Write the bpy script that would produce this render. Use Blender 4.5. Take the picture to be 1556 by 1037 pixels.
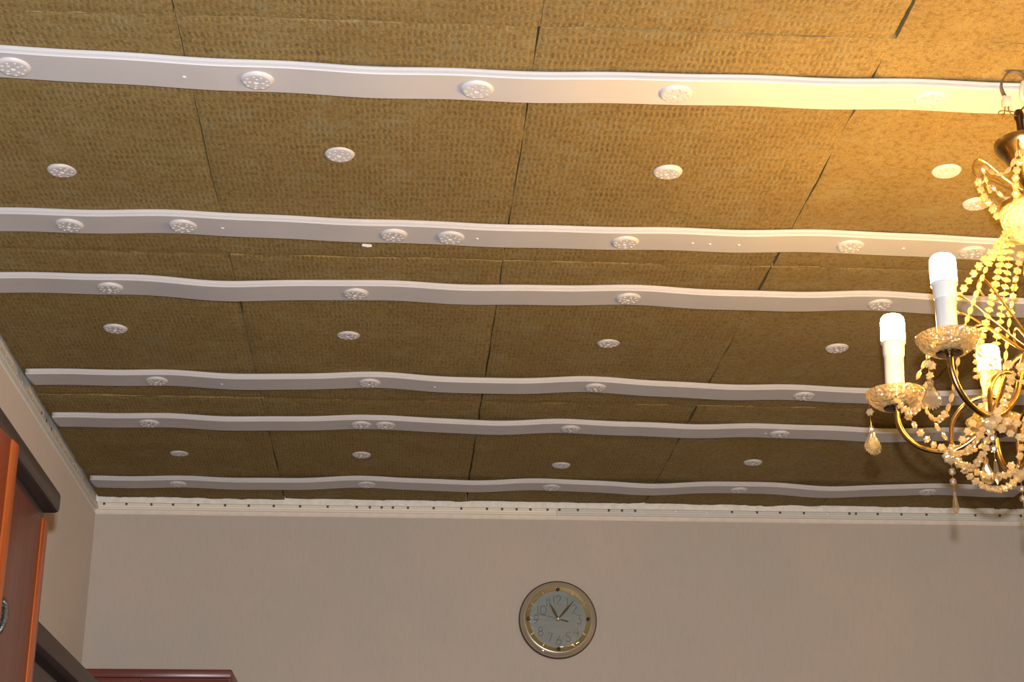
import bpy, bmesh, math, random
import numpy as np
from mathutils import Vector, Matrix

random.seed(7)
rng = np.random.RandomState(7)
for o in list(bpy.data.objects):
    bpy.data.objects.remove(o, do_unlink=True)
SC = bpy.context.scene
COL = SC.collection

# ------------------------------------------------------------------ camera
FPX, PITCH, YAW, ROLL = 2469.398, 0.372875, 0.0708713, -0.00573263
CEIL = 2.70                      # underside of the insulation slabs
HREL = 1.473604                  # that underside above the lens
CAM = Vector((0.0, 0.0, CEIL - HREL))
D = 5.244                        # wall with the clock
XL, XR, YF = -1.000, 2.130, -0.90
cp_, sp_, cy_, sy_ = math.cos(PITCH), math.sin(PITCH), math.cos(YAW), math.sin(YAW)
FWD = Vector((sy_ * cp_, cy_ * cp_, sp_))
RGT = Vector((cy_, -sy_, 0.0))
UPV = RGT.cross(FWD)
R2 = math.cos(ROLL) * RGT + math.sin(ROLL) * UPV
U2 = -math.sin(ROLL) * RGT + math.cos(ROLL) * UPV
cam_d = bpy.data.cameras.new('camera')
cam = bpy.data.objects.new('camera', cam_d)
COL.objects.link(cam)
M = Matrix.Identity(4)
for i in range(3):
    M[i][0], M[i][1], M[i][2], M[i][3] = R2[i], U2[i], -FWD[i], CAM[i]
cam.matrix_world = M
cam_d.sensor_width = 36.0
cam_d.lens = FPX / 1556.0 * 36.0
cam_d.clip_start = 0.02
SC.camera = cam

# ------------------------------------------------------------------ light and exposure
BULB = 345.0                     # radiance of the lamp bulbs (their emission is in the bulb material)
FLASH = 490.0                    # pop-up flash of the camera
SC.view_settings.view_transform = 'Standard'
SC.view_settings.look = 'None'
SC.view_settings.exposure = 0.0
SC.view_settings.gamma = 1.0
SC.view_settings.use_curve_mapping = False
world = bpy.data.worlds.new('world')
SC.world = world
world.use_nodes = True
world.node_tree.nodes['Background'].inputs[0].default_value = (0.05, 0.04, 0.03, 1)
world.node_tree.nodes['Background'].inputs[1].default_value = 0.3
fl_d = bpy.data.lights.new('camera_flash', 'SPOT')
fl_d.energy = FLASH
fl_d.color = (0.94, 0.96, 1.0)
fl_d.spot_size = math.radians(95)
fl_d.spot_blend = 0.9
fl_d.shadow_soft_size = 0.014
fl = bpy.data.objects.new('camera_flash', fl_d)
COL.objects.link(fl)
Mf = M.copy()
fp = CAM + U2 * 0.085 + R2 * 0.012 + FWD * 0.03
for i in range(3):
    Mf[i][3] = fp[i]
fl.matrix_world = Mf


def ray(u, v):
    return R2 * ((u - 778.0) / FPX) - U2 * ((v - 518.5) / FPX) + FWD


def onz(u, v, z):
    d = ray(u, v)
    return CAM + d * ((z - CAM.z) / d.z)


def ony(u, v, y):
    d = ray(u, v)
    return CAM + d * ((y - CAM.y) / d.y)


def onx(u, v, x):
    d = ray(u, v)
    return CAM + d * ((x - CAM.x) / d.x)


# ------------------------------------------------------------------ materials
def new_mat(name):
    m = bpy.data.materials.new(name)
    m.use_nodes = True
    nt = m.node_tree
    return m, nt, nt.nodes['Principled BSDF']


class N:
    """small helper to chain nodes"""
    def __init__(self, nt):
        self.nt = nt

    def __call__(self, kind, **kw):
        n = self.nt.nodes.new(kind)
        ins = kw.pop('ins', {})
        for k, v in kw.items():
            setattr(n, k, v)
        for k, v in ins.items():
            if isinstance(v, bpy.types.NodeSocket):
                self.nt.links.new(v, n.inputs[k])
            else:
                n.inputs[k].default_value = v
        return n

    def math(self, op, a, b=0.0, clamp=False):
        n = self('ShaderNodeMath', operation=op, ins={0: a, 1: b})
        n.use_clamp = clamp
        return n.outputs[0]

    def mix(self, fac, a, b):
        n = self('ShaderNodeMix', data_type='RGBA')
        for idx, v in ((0, fac), (6, a), (7, b)):
            if isinstance(v, bpy.types.NodeSocket):
                self.nt.links.new(v, n.inputs[idx])
            else:
                n.inputs[idx].default_value = v
        return n.outputs[2]

    def ramp(self, fac, p0, p1):
        n = self('ShaderNodeMapRange', ins={0: fac, 1: p0, 2: p1, 3: 0.0, 4: 1.0})
        n.clamp = True
        return n.outputs[0]

    def noise(self, vec, scale, detail=3.0, rough=0.55):
        n = self('ShaderNodeTexNoise', ins={'Vector': vec, 'Scale': scale, 'Detail': detail, 'Roughness': rough})
        return n.outputs[0]


def simple(name, col, rough=0.5, metal=0.0, spec=0.5, noise=0.0, nscale=40.0, bump=0.0):
    m, nt, b = new_mat(name)
    b.inputs['Base Color'].default_value = (*col, 1)
    b.inputs['Roughness'].default_value = rough
    b.inputs['Metallic'].default_value = metal
    b.inputs['Specular IOR Level'].default_value = spec
    if noise or bump:
        n = N(nt)
        tc = n('ShaderNodeTexCoord').outputs['Object']
        f = n.noise(tc, nscale, 4)
        if noise:
            lo = tuple(c * (1 - noise) for c in col) + (1,)
            hi = tuple(min(1, c * (1 + noise)) for c in col) + (1,)
            c = n.mix(n.ramp(f, 0.3, 0.7), lo, hi)
            nt.links.new(c, b.inputs['Base Color'])
        if bump:
            bp = n('ShaderNodeBump', ins={'Height': f, 'Strength': 1.0, 'Distance': bump})
            nt.links.new(bp.outputs[0], b.inputs['Normal'])
    return m


def wool(name, rib):
    m, nt, b = new_mat(name)
    n = N(nt)
    tc = n('ShaderNodeTexCoord').outputs['Object']
    rnd = n('ShaderNodeObjectInfo').outputs['Random']
    off = n('ShaderNodeCombineXYZ', ins={0: n.math('MULTIPLY', rnd, 31.0), 1: n.math('MULTIPLY', rnd, 17.0), 2: 0.0}).outputs[0]
    vec = n('ShaderNodeVectorMath', operation='ADD', ins={0: tc, 1: off}).outputs[0]
    sep = n('ShaderNodeSeparateXYZ', ins={0: vec})
    x, y = sep.outputs[0], sep.outputs[1]
    big = n.noise(vec, 5.0, 3)
    mid = n.noise(vec, 26.0, 4, 0.6)
    st = n('ShaderNodeVectorMath', operation='MULTIPLY', ins={0: vec, 1: (18.0, 90.0, 1.0)}).outputs[0]
    fib = n.noise(st, 4.0, 5, 0.7)
    fine = n.noise(vec, 330.0, 4, 0.7)
    # pressed ribs running along the slab, broken into staggered dashes
    row = n.math('ADD', n.math('MULTIPLY', y, 2 * math.pi / 0.048), n.math('MULTIPLY', mid, 4.0))
    zig = n.math('SINE', row)
    ph = n.math('ADD', n.math('MULTIPLY', x, 2 * math.pi / 0.0105), n.math('MULTIPLY', zig, 0.75))
    ph = n.math('ADD', ph, n.math('MULTIPLY', big, 5.0))
    s = n.math('SINE', n.math('ADD', ph, n.math('MULTIPLY', mid, 1.6)))
    msk = n.math('MULTIPLY', n.ramp(n.noise(vec, 12.0, 4, 0.65), 0.25, 0.66), rib)
    msk2 = n.math('ADD', n.math('MULTIPLY', n.math('SINE', n.math('MULTIPLY', row, 2.0)), 0.42), 0.58)
    ribs = n.math('MULTIPLY', n.math('MULTIPLY', s, msk), msk2)
    h = n.math('ADD', n.math('MULTIPLY', ribs, 0.42), n.math('MULTIPLY', mid, 1.1))
    h = n.math('ADD', h, n.math('MULTIPLY', fine, 0.75))
    h = n.math('ADD', h, n.math('MULTIPLY', fib, 0.8))
    bp = n('ShaderNodeBump', ins={'Height': h, 'Strength': 0.9, 'Distance': 0.0045})
    nt.links.new(bp.outputs[0], b.inputs['Normal'])
    c = n.mix(n.ramp(big, 0.3, 0.7), (0.295, 0.196, 0.068, 1), (0.35, 0.250, 0.100, 1))
    c = n.mix(n.math('MULTIPLY', n.ramp(fib, 0.45, 0.75), 0.5), c, (0.47, 0.36, 0.165, 1))
    c = n.mix(n.math('MULTIPLY', n.ramp(fine, 0.62, 0.38), 0.6), c, (0.145, 0.095, 0.037, 1))
    blot = n.noise(vec, 75.0, 4, 0.7)
    c = n.mix(n.math('MULTIPLY', n.ramp(blot, 0.52, 0.36), 0.55), c, (0.14, 0.086, 0.029, 1))
    c = n.mix(n.math('MULTIPLY', n.ramp(n.noise(vec, 14.0, 4, 0.65), 0.52, 0.7), 0.4), c, (0.32, 0.28, 0.15, 1))
    # darker colour mixed into the grooves of the pressed ribs
    c = n.mix(n.math('MULTIPLY', n.ramp(ribs, 0.0, -0.8), 0.5), c, (0.13, 0.082, 0.028, 1))
    dust = n.math('MULTIPLY', n.ramp(n.noise(vec, 7.0, 5, 0.65), 0.64, 0.74), 0.55)
    c = n.mix(dust, c, (0.17, 0.15, 0.11, 1))
    nt.links.new(c, b.inputs['Base Color'])
    b.inputs['Roughness'].default_value = 0.95
    b.inputs['Diffuse Roughness'].default_value = 0.15
    b.inputs['Specular IOR Level'].default_value = 0.1
    return m


def wallpaper(name, col, warm):
    m, nt, b = new_mat(name)
    n = N(nt)
    tc = n('ShaderNodeTexCoord').outputs['Object']
    big = n.noise(tc, 3.5, 4)
    st = n('ShaderNodeVectorMath', operation='MULTIPLY', ins={0: tc, 1: (60.0, 60.0, 9.0)}).outputs[0]
    fib = n.noise(st, 3.0, 4, 0.65)
    fine = n.noise(tc, 160.0, 3)
    c = n.mix(n.ramp(big, 0.35, 0.7), (*col, 1), (*warm, 1))
    dark = tuple(v * 0.80 for v in col) + (1,)
    c = n.mix(n.math('MULTIPLY', n.ramp(fib, 0.5, 0.75), 0.35), c, dark)
    nt.links.new(c, b.inputs['Base Color'])
    h = n.math('ADD', n.math('MULTIPLY', fib, 0.6), n.math('MULTIPLY', fine, 0.5))
    bp = n('ShaderNodeBump', ins={'Height': h, 'Strength': 0.6, 'Distance': 0.0009})
    nt.links.new(bp.outputs[0], b.inputs['Normal'])
    b.inputs['Roughness'].default_value = 0.7
    b.inputs['Diffuse Roughness'].default_value = 0.6
    b.inputs['Specular IOR Level'].default_value = 0.25
    return m


def wood(name, c0, c1, rough=0.35, axis=2):
    m, nt, b = new_mat(name)
    n = N(nt)
    tc = n('ShaderNodeTexCoord').outputs['Object']
    sc = [45.0, 45.0, 45.0]
    sc[axis] = 1.6
    st = n('ShaderNodeVectorMath', operation='MULTIPLY', ins={0: tc, 1: tuple(sc)}).outputs[0]
    f = n.noise(st, 1.5, 5, 0.6)
    c = n.mix(n.ramp(f, 0.3, 0.7), (*c0, 1), (*c1, 1))
    nt.links.new(c, b.inputs['Base Color'])
    bp = n('ShaderNodeBump', ins={'Height': f, 'Strength': 0.3, 'Distance': 0.0006})
    nt.links.new(bp.outputs[0], b.inputs['Normal'])
    b.inputs['Roughness'].default_value = rough
    return m


def crystal(name, col, clear, bumpy=0.0):
    m = bpy.data.materials.new(name)
    m.use_nodes = True
    nt = m.node_tree
    nt.nodes.clear()
    n = N(nt)
    out = n('ShaderNodeOutputMaterial')
    dif = n('ShaderNodeBsdfDiffuse', ins={0: (*col, 1)}).outputs[0]
    tl = n('ShaderNodeBsdfTranslucent', ins={0: (*col, 1)}).outputs[0]
    body = n('ShaderNodeMixShader', ins={0: 0.55, 1: dif, 2: tl}).outputs[0]
    tr = n('ShaderNodeBsdfTransparent', ins={0: (0.97, 0.95, 0.90, 1)}).outputs[0]
    body = n('ShaderNodeMixShader', ins={0: clear, 1: body, 2: tr}).outputs[0]
    gl = n('ShaderNodeBsdfGlossy', ins={'Color': (1, 1, 1, 1), 'Roughness': 0.12})
    lw = n('ShaderNodeLayerWeight', ins={'Blend': 0.35})
    if bumpy:
        tc = n('ShaderNodeTexCoord').outputs['Object']
        v = n('ShaderNodeTexVoronoi', ins={'Vector': tc, 'Scale': 160.0})
        bp = n('ShaderNodeBump', ins={'Height': v.outputs['Distance'], 'Strength': 1.0, 'Distance': bumpy})
        for s in (gl, lw):
            nt.links.new(bp.outputs[0], s.inputs['Normal'])
        nt.links.new(bp.outputs[0], dif.node.inputs['Normal'])
    fac = n.math('MULTIPLY', n.math('ADD', lw.outputs['Fresnel'], 0.10), 0.8, True)
    o = n('ShaderNodeMixShader', ins={0: fac, 1: body, 2: gl.outputs[0]}).outputs[0]
    nt.links.new(o, out.inputs[0])
    return m


def emit(name, col, strength):
    m = bpy.data.materials.new(name)
    m.use_nodes = True
    nt = m.node_tree
    nt.nodes.clear()
    n = N(nt)
    e = n('ShaderNodeEmission', ins={0: (*col, 1), 1: strength})
    nt.links.new(e.outputs[0], n('ShaderNodeOutputMaterial').inputs[0])
    return m


MAT = dict(
    wool=wool('wool_ribbed', 1.0), wool_s=wool('wool_smooth', 0.22),
    concrete=simple('concrete', (0.10, 0.095, 0.085), 0.9, noise=0.2, bump=0.002),
    plaster=simple('white_plaster', (0.80, 0.77, 0.71), 0.85, noise=0.10, nscale=55, bump=0.002),
    paper=wallpaper('wallpaper_beige', (0.50, 0.455, 0.40), (0.545, 0.465, 0.405)),
    paper_l=wallpaper('wallpaper_taupe', (0.45, 0.375, 0.305), (0.485, 0.39, 0.32)),
    border=simple('wallpaper_border', (0.70, 0.62, 0.54), 0.7, noise=0.06),
    trim_c=simple('cream_plastic', (0.82, 0.76, 0.66), 0.45),
    trim_g=simple('grey_white_plastic', (0.66, 0.65, 0.60), 0.45),
    profile=simple('white_profile_steel', (0.515, 0.495, 0.505), 0.45, 0.0, 0.5, noise=0.03, nscale=12),
    disc=simple('white_anchor_plastic', (0.54, 0.515, 0.515), 0.5),
    screw=simple('dark_screw_steel', (0.10, 0.095, 0.09), 0.4, 0.7),
    screw_w=simple('bright_screw_steel', (0.75, 0.73, 0.70), 0.3, 0.3),
    wood_red=wood('mahogany_door', (0.085, 0.022, 0.014), (0.14, 0.040, 0.026), 0.32),
    wood_redx=wood('mahogany_panel', (0.10, 0.025, 0.02), (0.19, 0.055, 0.042), 0.32, 0),
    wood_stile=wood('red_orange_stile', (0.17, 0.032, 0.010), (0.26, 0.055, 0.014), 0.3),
    wood_dark=wood('dark_brown_cornice', (0.022, 0.013, 0.012), (0.05, 0.032, 0.028), 0.4, 1),
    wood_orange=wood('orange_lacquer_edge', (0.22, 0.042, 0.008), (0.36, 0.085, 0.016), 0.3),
    pewter=simple('dark_pewter', (0.11, 0.11, 0.10), 0.4, 0.8, noise=0.5, nscale=300, bump=0.001),
    floor=wood('brown_laminate', (0.16, 0.09, 0.05), (0.26, 0.16, 0.09), 0.45, 1),
    brass=simple('antique_brass', (0.42, 0.27, 0.10), 0.26, 1.0, noise=0.25, nscale=60),
    brass_d=simple('dark_bronze', (0.10, 0.062, 0.03), 0.35, 1.0),
    wire=simple('brass_wire', (0.60, 0.40, 0.14), 0.3, 1.0),
    hook=simple('hook_steel', (0.20, 0.17, 0.15), 0.4, 0.8),
    cable=simple('electric_wire', (0.16, 0.09, 0.04), 0.5),
    cable_w=simple('white_wire', (0.60, 0.50, 0.38), 0.5),
    sleeve=simple('white_candle_plastic', (0.46, 0.46, 0.47), 0.3),
    collar=simple('bulb_collar_plastic', (0.48, 0.47, 0.46), 0.4),
    bulb=emit('glowing_bulb', (1.0, 0.56, 0.11), BULB),
    crystal=crystal('crystal_bead', (0.78, 0.62, 0.36), 0.50),
    drop=crystal('crystal_drop', (0.62, 0.50, 0.34), 0.84),
    dish=crystal('pressed_glass', (0.70, 0.50, 0.23), 0.55, 0.004),
    bowl=crystal('cut_glass_bowl', (0.95, 0.86, 0.62), 0.25, 0.004),
    gold=simple('clock_gold', (0.80, 0.58, 0.26), 0.32, 0.85),
    champagne=simple('clock_champagne_bezel', (0.62, 0.53, 0.42), 0.28, 0.6),
    clock_dark=simple('clock_dark_rim', (0.07, 0.045, 0.03), 0.3, 0.6),
    dial=simple('clock_blue_grey_dial', (0.21, 0.245, 0.26), 0.35, 0.0, noise=0.05),
    ink=simple('clock_black_print', (0.035, 0.03, 0.028), 0.5),
    hand=simple('clock_dark_hand', (0.06, 0.045, 0.02), 0.35, 0.5),
    marker=simple('clock_bright_marker', (0.9, 0.85, 0.7), 0.15, 0.9),
)
# clear thin glass for the clock
gm = bpy.data.materials.new('clock_glass')
gm.use_nodes = True
gm.node_tree.nodes.clear()
n_ = N(gm.node_tree)
fr_ = n_('ShaderNodeFresnel', ins={0: 1.45}).outputs[0]
gm.node_tree.links.new(n_('ShaderNodeMixShader', ins={
    0: fr_, 1: n_('ShaderNodeBsdfTransparent', ins={0: (0.95, 0.96, 0.95, 1)}).outputs[0],
    2: n_('ShaderNodeBsdfGlossy', ins={'Roughness': 0.02}).outputs[0]}).outputs[0],
    n_('ShaderNodeOutputMaterial').inputs[0])
MAT['glass'] = gm


# ------------------------------------------------------------------ mesh helpers
class MB:
    """collects vertices and faces, then builds one mesh"""
    def __init__(self):
        self.v, self.f = [], []

    def add(self, vs, fs):
        o = len(self.v)
        self.v += [tuple(p) for p in vs]
        self.f += [tuple(i + o for i in f) for f in fs]
        return self

    def box(self, x0, x1, y0, y1, z0, z1):
        return self.add([(x0, y0, z0), (x1, y0, z0), (x1, y1, z0), (x0, y1, z0),
                         (x0, y0, z1), (x1, y0, z1), (x1, y1, z1), (x0, y1, z1)],
                        [(3, 2, 1, 0), (4, 5, 6, 7), (0, 1, 5, 4), (1, 2, 6, 5), (2, 3, 7, 6), (3, 0, 4, 7)])

    def cbox(self, x0, x1, y0, y1, z0, z1, c):
        """box with chamfered edges"""
        bm = bmesh.new()
        bmesh.ops.create_cube(bm, size=1.0)
        for v in bm.verts:
            v.co = Vector(((x0 + x1) / 2 + v.co.x * (x1 - x0), (y0 + y1) / 2 + v.co.y * (y1 - y0), (z0 + z1) / 2 + v.co.z * (z1 - z0)))
        bmesh.ops.bevel(bm, geom=bm.edges[:], offset=c, segments=2, profile=0.5, affect='EDGES')
        bm.verts.index_update()
        self.add([v.co[:] for v in bm.verts], [[v.index for v in f.verts] for f in bm.faces])
        bm.free()
        return self

    def lathe(self, prof, seg=24, center=(0, 0, 0), squash=None):
        """prof = list of (r, z); closed when r reaches 0"""
        vs, fs = [], []
        for r, z in prof:
            for k in range(seg):
                a = 2 * math.pi * k / seg
                rr = r * (squash(a) if squash else 1.0)
                vs.append((center[0] + rr * math.cos(a), center[1] + rr * math.sin(a), center[2] + z))
        for i in range(len(prof) - 1):
            for k in range(seg):
                k2 = (k + 1) % seg
                fs.append((i * seg + k, i * seg + k2, (i + 1) * seg + k2, (i + 1) * seg + k))
        return self.add(vs, fs)

    def tube(self, pts, r, seg=8, closed=False, taper=None):
        pts = [Vector(p) for p in pts]
        n = len(pts)
        vs, fs = [], []
        up = None
        for i, p in enumerate(pts):
            if closed:
                t = pts[(i + 1) % n] - pts[i - 1]
            else:
                t = pts[min(i + 1, n - 1)] - pts[max(i - 1, 0)]
            if t.length < 1e-9:
                t = Vector((0, 0, 1))
            t.normalize()
            if up is None:
                up = Vector((0, 0, 1)) if abs(t.z) < 0.9 else Vector((1, 0, 0))
            a = t.cross(up)
            if a.length < 1e-6:
                a = t.cross(Vector((0, 1, 0)))
            a.normalize()
            b = a.cross(t)
            up = b
            rr = r if taper is None else r * taper(i / (n - 1))
            for k in range(seg):
                q = 2 * math.pi * k / seg
                vs.append(p + a * (rr * math.cos(q)) + b * (rr * math.sin(q)))
        m = n if closed else n - 1
        for i in range(m):
            for k in range(seg):
                i2, k2 = (i + 1) % n, (k + 1) % seg
                fs.append((i * seg + k, i * seg + k2, i2 * seg + k2, i2 * seg + k))
        if not closed:
            fs.append(tuple(range(seg))[::-1])
            fs.append(tuple((n - 1) * seg + k for k in range(seg)))
        return self.add(vs, fs)

    def mesh(self, name, mat, smooth=None):
        me = bpy.data.meshes.new(name)
        me.from_pydata(self.v, [], self.f)
        me.validate()
        bm = bmesh.new()
        bm.from_mesh(me)
        bmesh.ops.recalc_face_normals(bm, faces=bm.faces)
        bm.to_mesh(me)
        bm.free()
        me.materials.append(MAT[mat] if isinstance(mat, str) else mat)
        if smooth is not None:
            me.shade_smooth()
            if smooth < 179:
                me.set_sharp_from_angle(angle=math.radians(smooth))
        return me

    def build(self, name, mat, parent=None, smooth=None, loc=None):
        return link(name, self.mesh(name, mat, smooth), parent, loc)


def link(name, me, parent=None, loc=None, rot=None, scale=None):
    o = bpy.data.objects.new(name, me)
    COL.objects.link(o)
    if parent is not None:
        o.parent = parent
    if loc is not None:
        o.location = loc
    if rot is not None:
        o.rotation_euler = rot
    if scale is not None:
        o.scale = scale if not isinstance(scale, (int, float)) else (scale,) * 3
    return o


def empty(name, loc):
    o = bpy.data.objects.new(name, None)
    COL.objects.link(o)
    o.location = loc
    o.empty_display_size = 0.1
    return o


def tag(o, label, cat, group=None):
    o['label'] = label
    o['category'] = cat
    if group:
        o['group'] = group
    return o


def struct(o, label=None):
    o['kind'] = 'structure'
    if label:
        o['label'] = label
    return o


def smooth_pts(pts, n):
    """Catmull-Rom through pts, n samples per span"""
    P = [Vector(p) for p in pts]
    P = [P[0] * 2 - P[1]] + P + [P[-1] * 2 - P[-2]]
    out = []
    for i in range(1, len(P) - 2):
        for k in range(n):
            t = k / n
            p0, p1, p2, p3 = P[i - 1], P[i], P[i + 1], P[i + 2]
            out.append(0.5 * ((2 * p1) + (p2 - p0) * t + (2 * p0 - 5 * p1 + 4 * p2 - p3) * t * t + (3 * p1 - p0 - 3 * p2 + p3) * t ** 3))
    out.append(P[-2])
    return out


ORD = ['first', 'second', 'third', 'fourth', 'fifth', 'sixth', 'seventh']

# ================================================================== the room
fo = MB().box(XL - .1, XR + .1, YF - .1, D + .1, -0.1, 0.0).build('floor', 'floor')
struct(fo, 'brown laminate floor of the room')
ce = MB().box(XL - .1, XR + .1, YF - .1, D + .1, CEIL + 0.052, CEIL + 0.15).build('ceiling', 'concrete')
struct(ce, 'concrete ceiling lined with yellow brown mineral wool slabs')
WT = CEIL + 0.052
wb = struct(MB().box(XL - .1, XR + .1, D, D + .1, 0, WT).build('wall_back', 'plaster'), 'beige papered wall that carries the round clock')
wl = struct(MB().box(XL - .1, XL, YF, D, 0, WT).build('wall_left', 'plaster'), 'taupe papered wall behind the wardrobe')
wr = struct(MB().box(XR, XR + .1, YF, D, 0, WT).build('wall_right', 'plaster'), 'papered side wall beside the chandelier')
wf = struct(MB().box(XL - .1, XR + .1, YF - .1, YF, 0, WT).build('wall_front', 'plaster'), 'papered wall opposite the clock')
PT, PTH = CEIL - 0.052, 0.0012


def sheets(parent, a0, a1, mat, axis, face, sgn):
    a = a0
    while a < a1 - 0.01:
        b = min(a + 0.53, a1)
        mb = MB()
        lo, hi = sorted((face, face + sgn * PTH))
        if axis == 'x':
            mb.box(a + .0001, b - .0001, lo, hi, 0.0, PT)
        else:
            mb.box(lo, hi, a + .0001, b - .0001, 0.0, PT)
        mb.build('wallpaper_sheet', mat, parent)
        a = b


sheets(wb, XL, XR, 'paper', 'x', D, -1)
sheets(wl, YF, D, 'paper_l', 'y', XL, 1)
sheets(wr, YF, D, 'paper', 'y', XR, -1)
sheets(wf, XL, XR, 'paper', 'x', YF, 1)

# paper border under the trim on the clock wall
bd = MB().box(XL, XR, D - .0026, D - .0002, CEIL - .056, CEIL - .030).build('trim_4', 'border')
struct(bd, 'cream paper border under the trim on the clock wall')

# ceiling-film trims: a small stepped moulding screwed to the walls
TP = [(0.0, -0.0165), (0.005, -0.0165), (0.008, -0.0195), (0.0085, -0.026), (0.005, -0.028), (0.005, -0.031), (0.011, -0.0325), (0.0125, -0.037), (0.010, -0.041), (0.0, -0.042)]


def trim(name, mat, a0, a1, side, label):
    vs, fs = [], []
    for a in (a0, a1):
        for d, z in TP:
            vs.append((a, D - d, CEIL + z) if side == 'back' else (XL + d, a, CEIL + z))
    n = len(TP)
    for i in range(n - 1):
        fs.append((i, i + 1, n + i + 1, n + i))
    fs += [tuple(range(n)), tuple(range(2 * n - 1, n - 1, -1))]
    return struct(MB().add(vs, fs).build(name, mat), label)


XJ = ony(845, 775, D).x
t1 = trim('trim_1', 'trim_c', XL + .012, XJ, 'back', 'cream plastic ceiling trim with screws on the clock wall')
t2 = trim('trim_2', 'trim_g', XJ + .001, XR, 'back', 'grey white plastic ceiling trim with screws on the clock wall')
t3 = trim('trim_3', 'trim_g', YF, D - .013, 'left', 'grey plastic ceiling trim with screws on the wardrobe wall')
sm = MB().lathe([(0.0, -.0028), (.0018, -.0028), (.0042, -.0014), (.0046, 0.001), (0.0, 0.001)], 10).mesh('screw', 'screw', 40)
sw = MB().lathe([(0.0, -.0028), (.0018, -.0028), (.0042, -.0014), (.0046, 0.001), (0.0, 0.001)], 10).mesh('screw_bright', 'screw_w', 40)
SX = [158, 192, 230, 263, 301, 342, 378, 416, 456, 498, 542, 562, 580, 597, 620, 659, 701, 740, 763, 785, 806, 832, 850, 878, 925, 945, 965, 1027, 1075, 1112, 1150, 1185, 1221, 1258, 1290, 1300, 1333, 1369, 1407, 1481, 1518, 1550]
BR = {1027, 1075, 1258}
for px in SX:
    p = ony(px, 769.5 + (px - 158) * 0.0045, D - .0085)
    s = link('screw', sw if px in BR else sm, t1 if p.x < XJ else t2, (p.x, D - .0082, CEIL - .0228), (-math.pi / 2, 0, 0))
y_ = 3.55
while y_ < 5.2:
    link('screw', sm if abs(y_ - 4.4) < .09 else sw, t3, (XL + .0082, y_, CEIL - .0228), (0, math.pi / 2, 0))
    y_ += 0.058 + 0.02 * random.random()

# ------------------------------------------------------------------ mineral wool slabs
COLX = [-0.992, -0.386, 0.214, 0.814, 1.414, 2.014, 2.122]
ROWY = [-0.885, 0.36, 1.36, 2.325, 3.275, 4.225, 5.243]


def slab_mesh(w, l, jag, seed, mat, gap=0.0, gapn=0.0):
    r = np.random.RandomState(seed)
    nx, ny = 36, 56
    xs, ys = np.linspace(-w / 2, w / 2, nx), np.linspace(-l / 2, l / 2, ny)
    lowx = np.interp(np.arange(ny), np.linspace(0, ny - 1, 14), r.uniform(-.0020, .0020, 14))
    lowx2 = np.interp(np.arange(ny), np.linspace(0, ny - 1, 14), r.uniform(-.0022, .0022, 14))
    lowy = np.interp(np.arange(nx), np.linspace(0, nx - 1, 14), r.uniform(-.002, .002, 14))
    lowy2 = np.interp(np.arange(nx), np.linspace(0, nx - 1, 18), r.uniform(-1, 1, 18)) * (jag if jag else .002) - (jag or 0)
    lowy2 = lowy2 + r.uniform(-1, 1, nx) * (0.004 if jag else 0.0006)
    coarse = r.uniform(-1, 1, (7, 11))
    gx, gy = np.linspace(0, 6, nx), np.linspace(0, 10, ny)
    vs = []
    for j in range(ny):
        for i in range(nx):
            x, y = xs[i], ys[j]
            ex = min(i, nx - 1 - i)
            ey = min(j, ny - 1 - j)
            z = 0.0
            a, b = int(min(gx[i], 5)), int(min(gy[j], 9))
            u, v = gx[i] - a, gy[j] - b
            z += .0016 * ((1 - u) * (1 - v) * coarse[a, b] + u * (1 - v) * coarse[a + 1, b] + (1 - u) * v * coarse[a, b + 1] + u * v * coarse[a + 1, b + 1])
            z += r.uniform(-.0004, .0004)
            if i == 0:
                x += lowx[j] + .0009 + gap * max(0, math.sin(j * .31 + seed) + .35)
            if i == nx - 1:
                x += lowx2[j] - .0009
            if j == 0:
                y += lowy[i] + .0008 + gapn * (i > 8)
            if j == ny - 1:
                y += lowy2[i] - .0006
            if ex == 0 or ey == 0:
                z += .0012 + r.uniform(0, .0022)
            vs.append((x, y, z))
    fs = [(j * nx + i, (j + 1) * nx + i, (j + 1) * nx + i + 1, j * nx + i + 1) for j in range(ny - 1) for i in range(nx - 1)]
    ring = [i for i in range(nx)] + [j * nx + nx - 1 for j in range(1, ny)] + [(ny - 1) * nx + i for i in range(nx - 2, -1, -1)] + [j * nx for j in range(ny - 2, 0, -1)]
    o = len(vs)
    for k in ring:
        vs.append((vs[k][0], vs[k][1], 0.050))
    m = len(ring)
    fs += [(ring[k], ring[(k + 1) % m], o + (k + 1) % m, o + k) for k in range(m)]
    fs.append(tuple(range(o, o + m)))
    mb = MB()
    mb.add(vs, fs)
    return mb.mesh('insulation_slab', mat, 60)


for jr in range(6):
    for ic in range(6):
        x0, x1, y0, y1 = COLX[ic], COLX[ic + 1], ROWY[jr], ROWY[jr + 1]
        smooth_side = (ic >= 3)
        me = slab_mesh(x1 - x0, y1 - y0, 0.010 if jr == 5 else 0, 100 + jr * 7 + ic, 'wool_s' if smooth_side else 'wool', 0.0030 if ic == 3 else (0.0016 if ic in (1, 2) and jr > 3 else 0.0), 0.003 if (ic == 3 and jr == 3) else 0.0)
        link('insulation_slab', me, ce, ((x0 + x1) / 2, (y0 + y1) / 2, CEIL + random.uniform(-.0012, .0012)))

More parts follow.
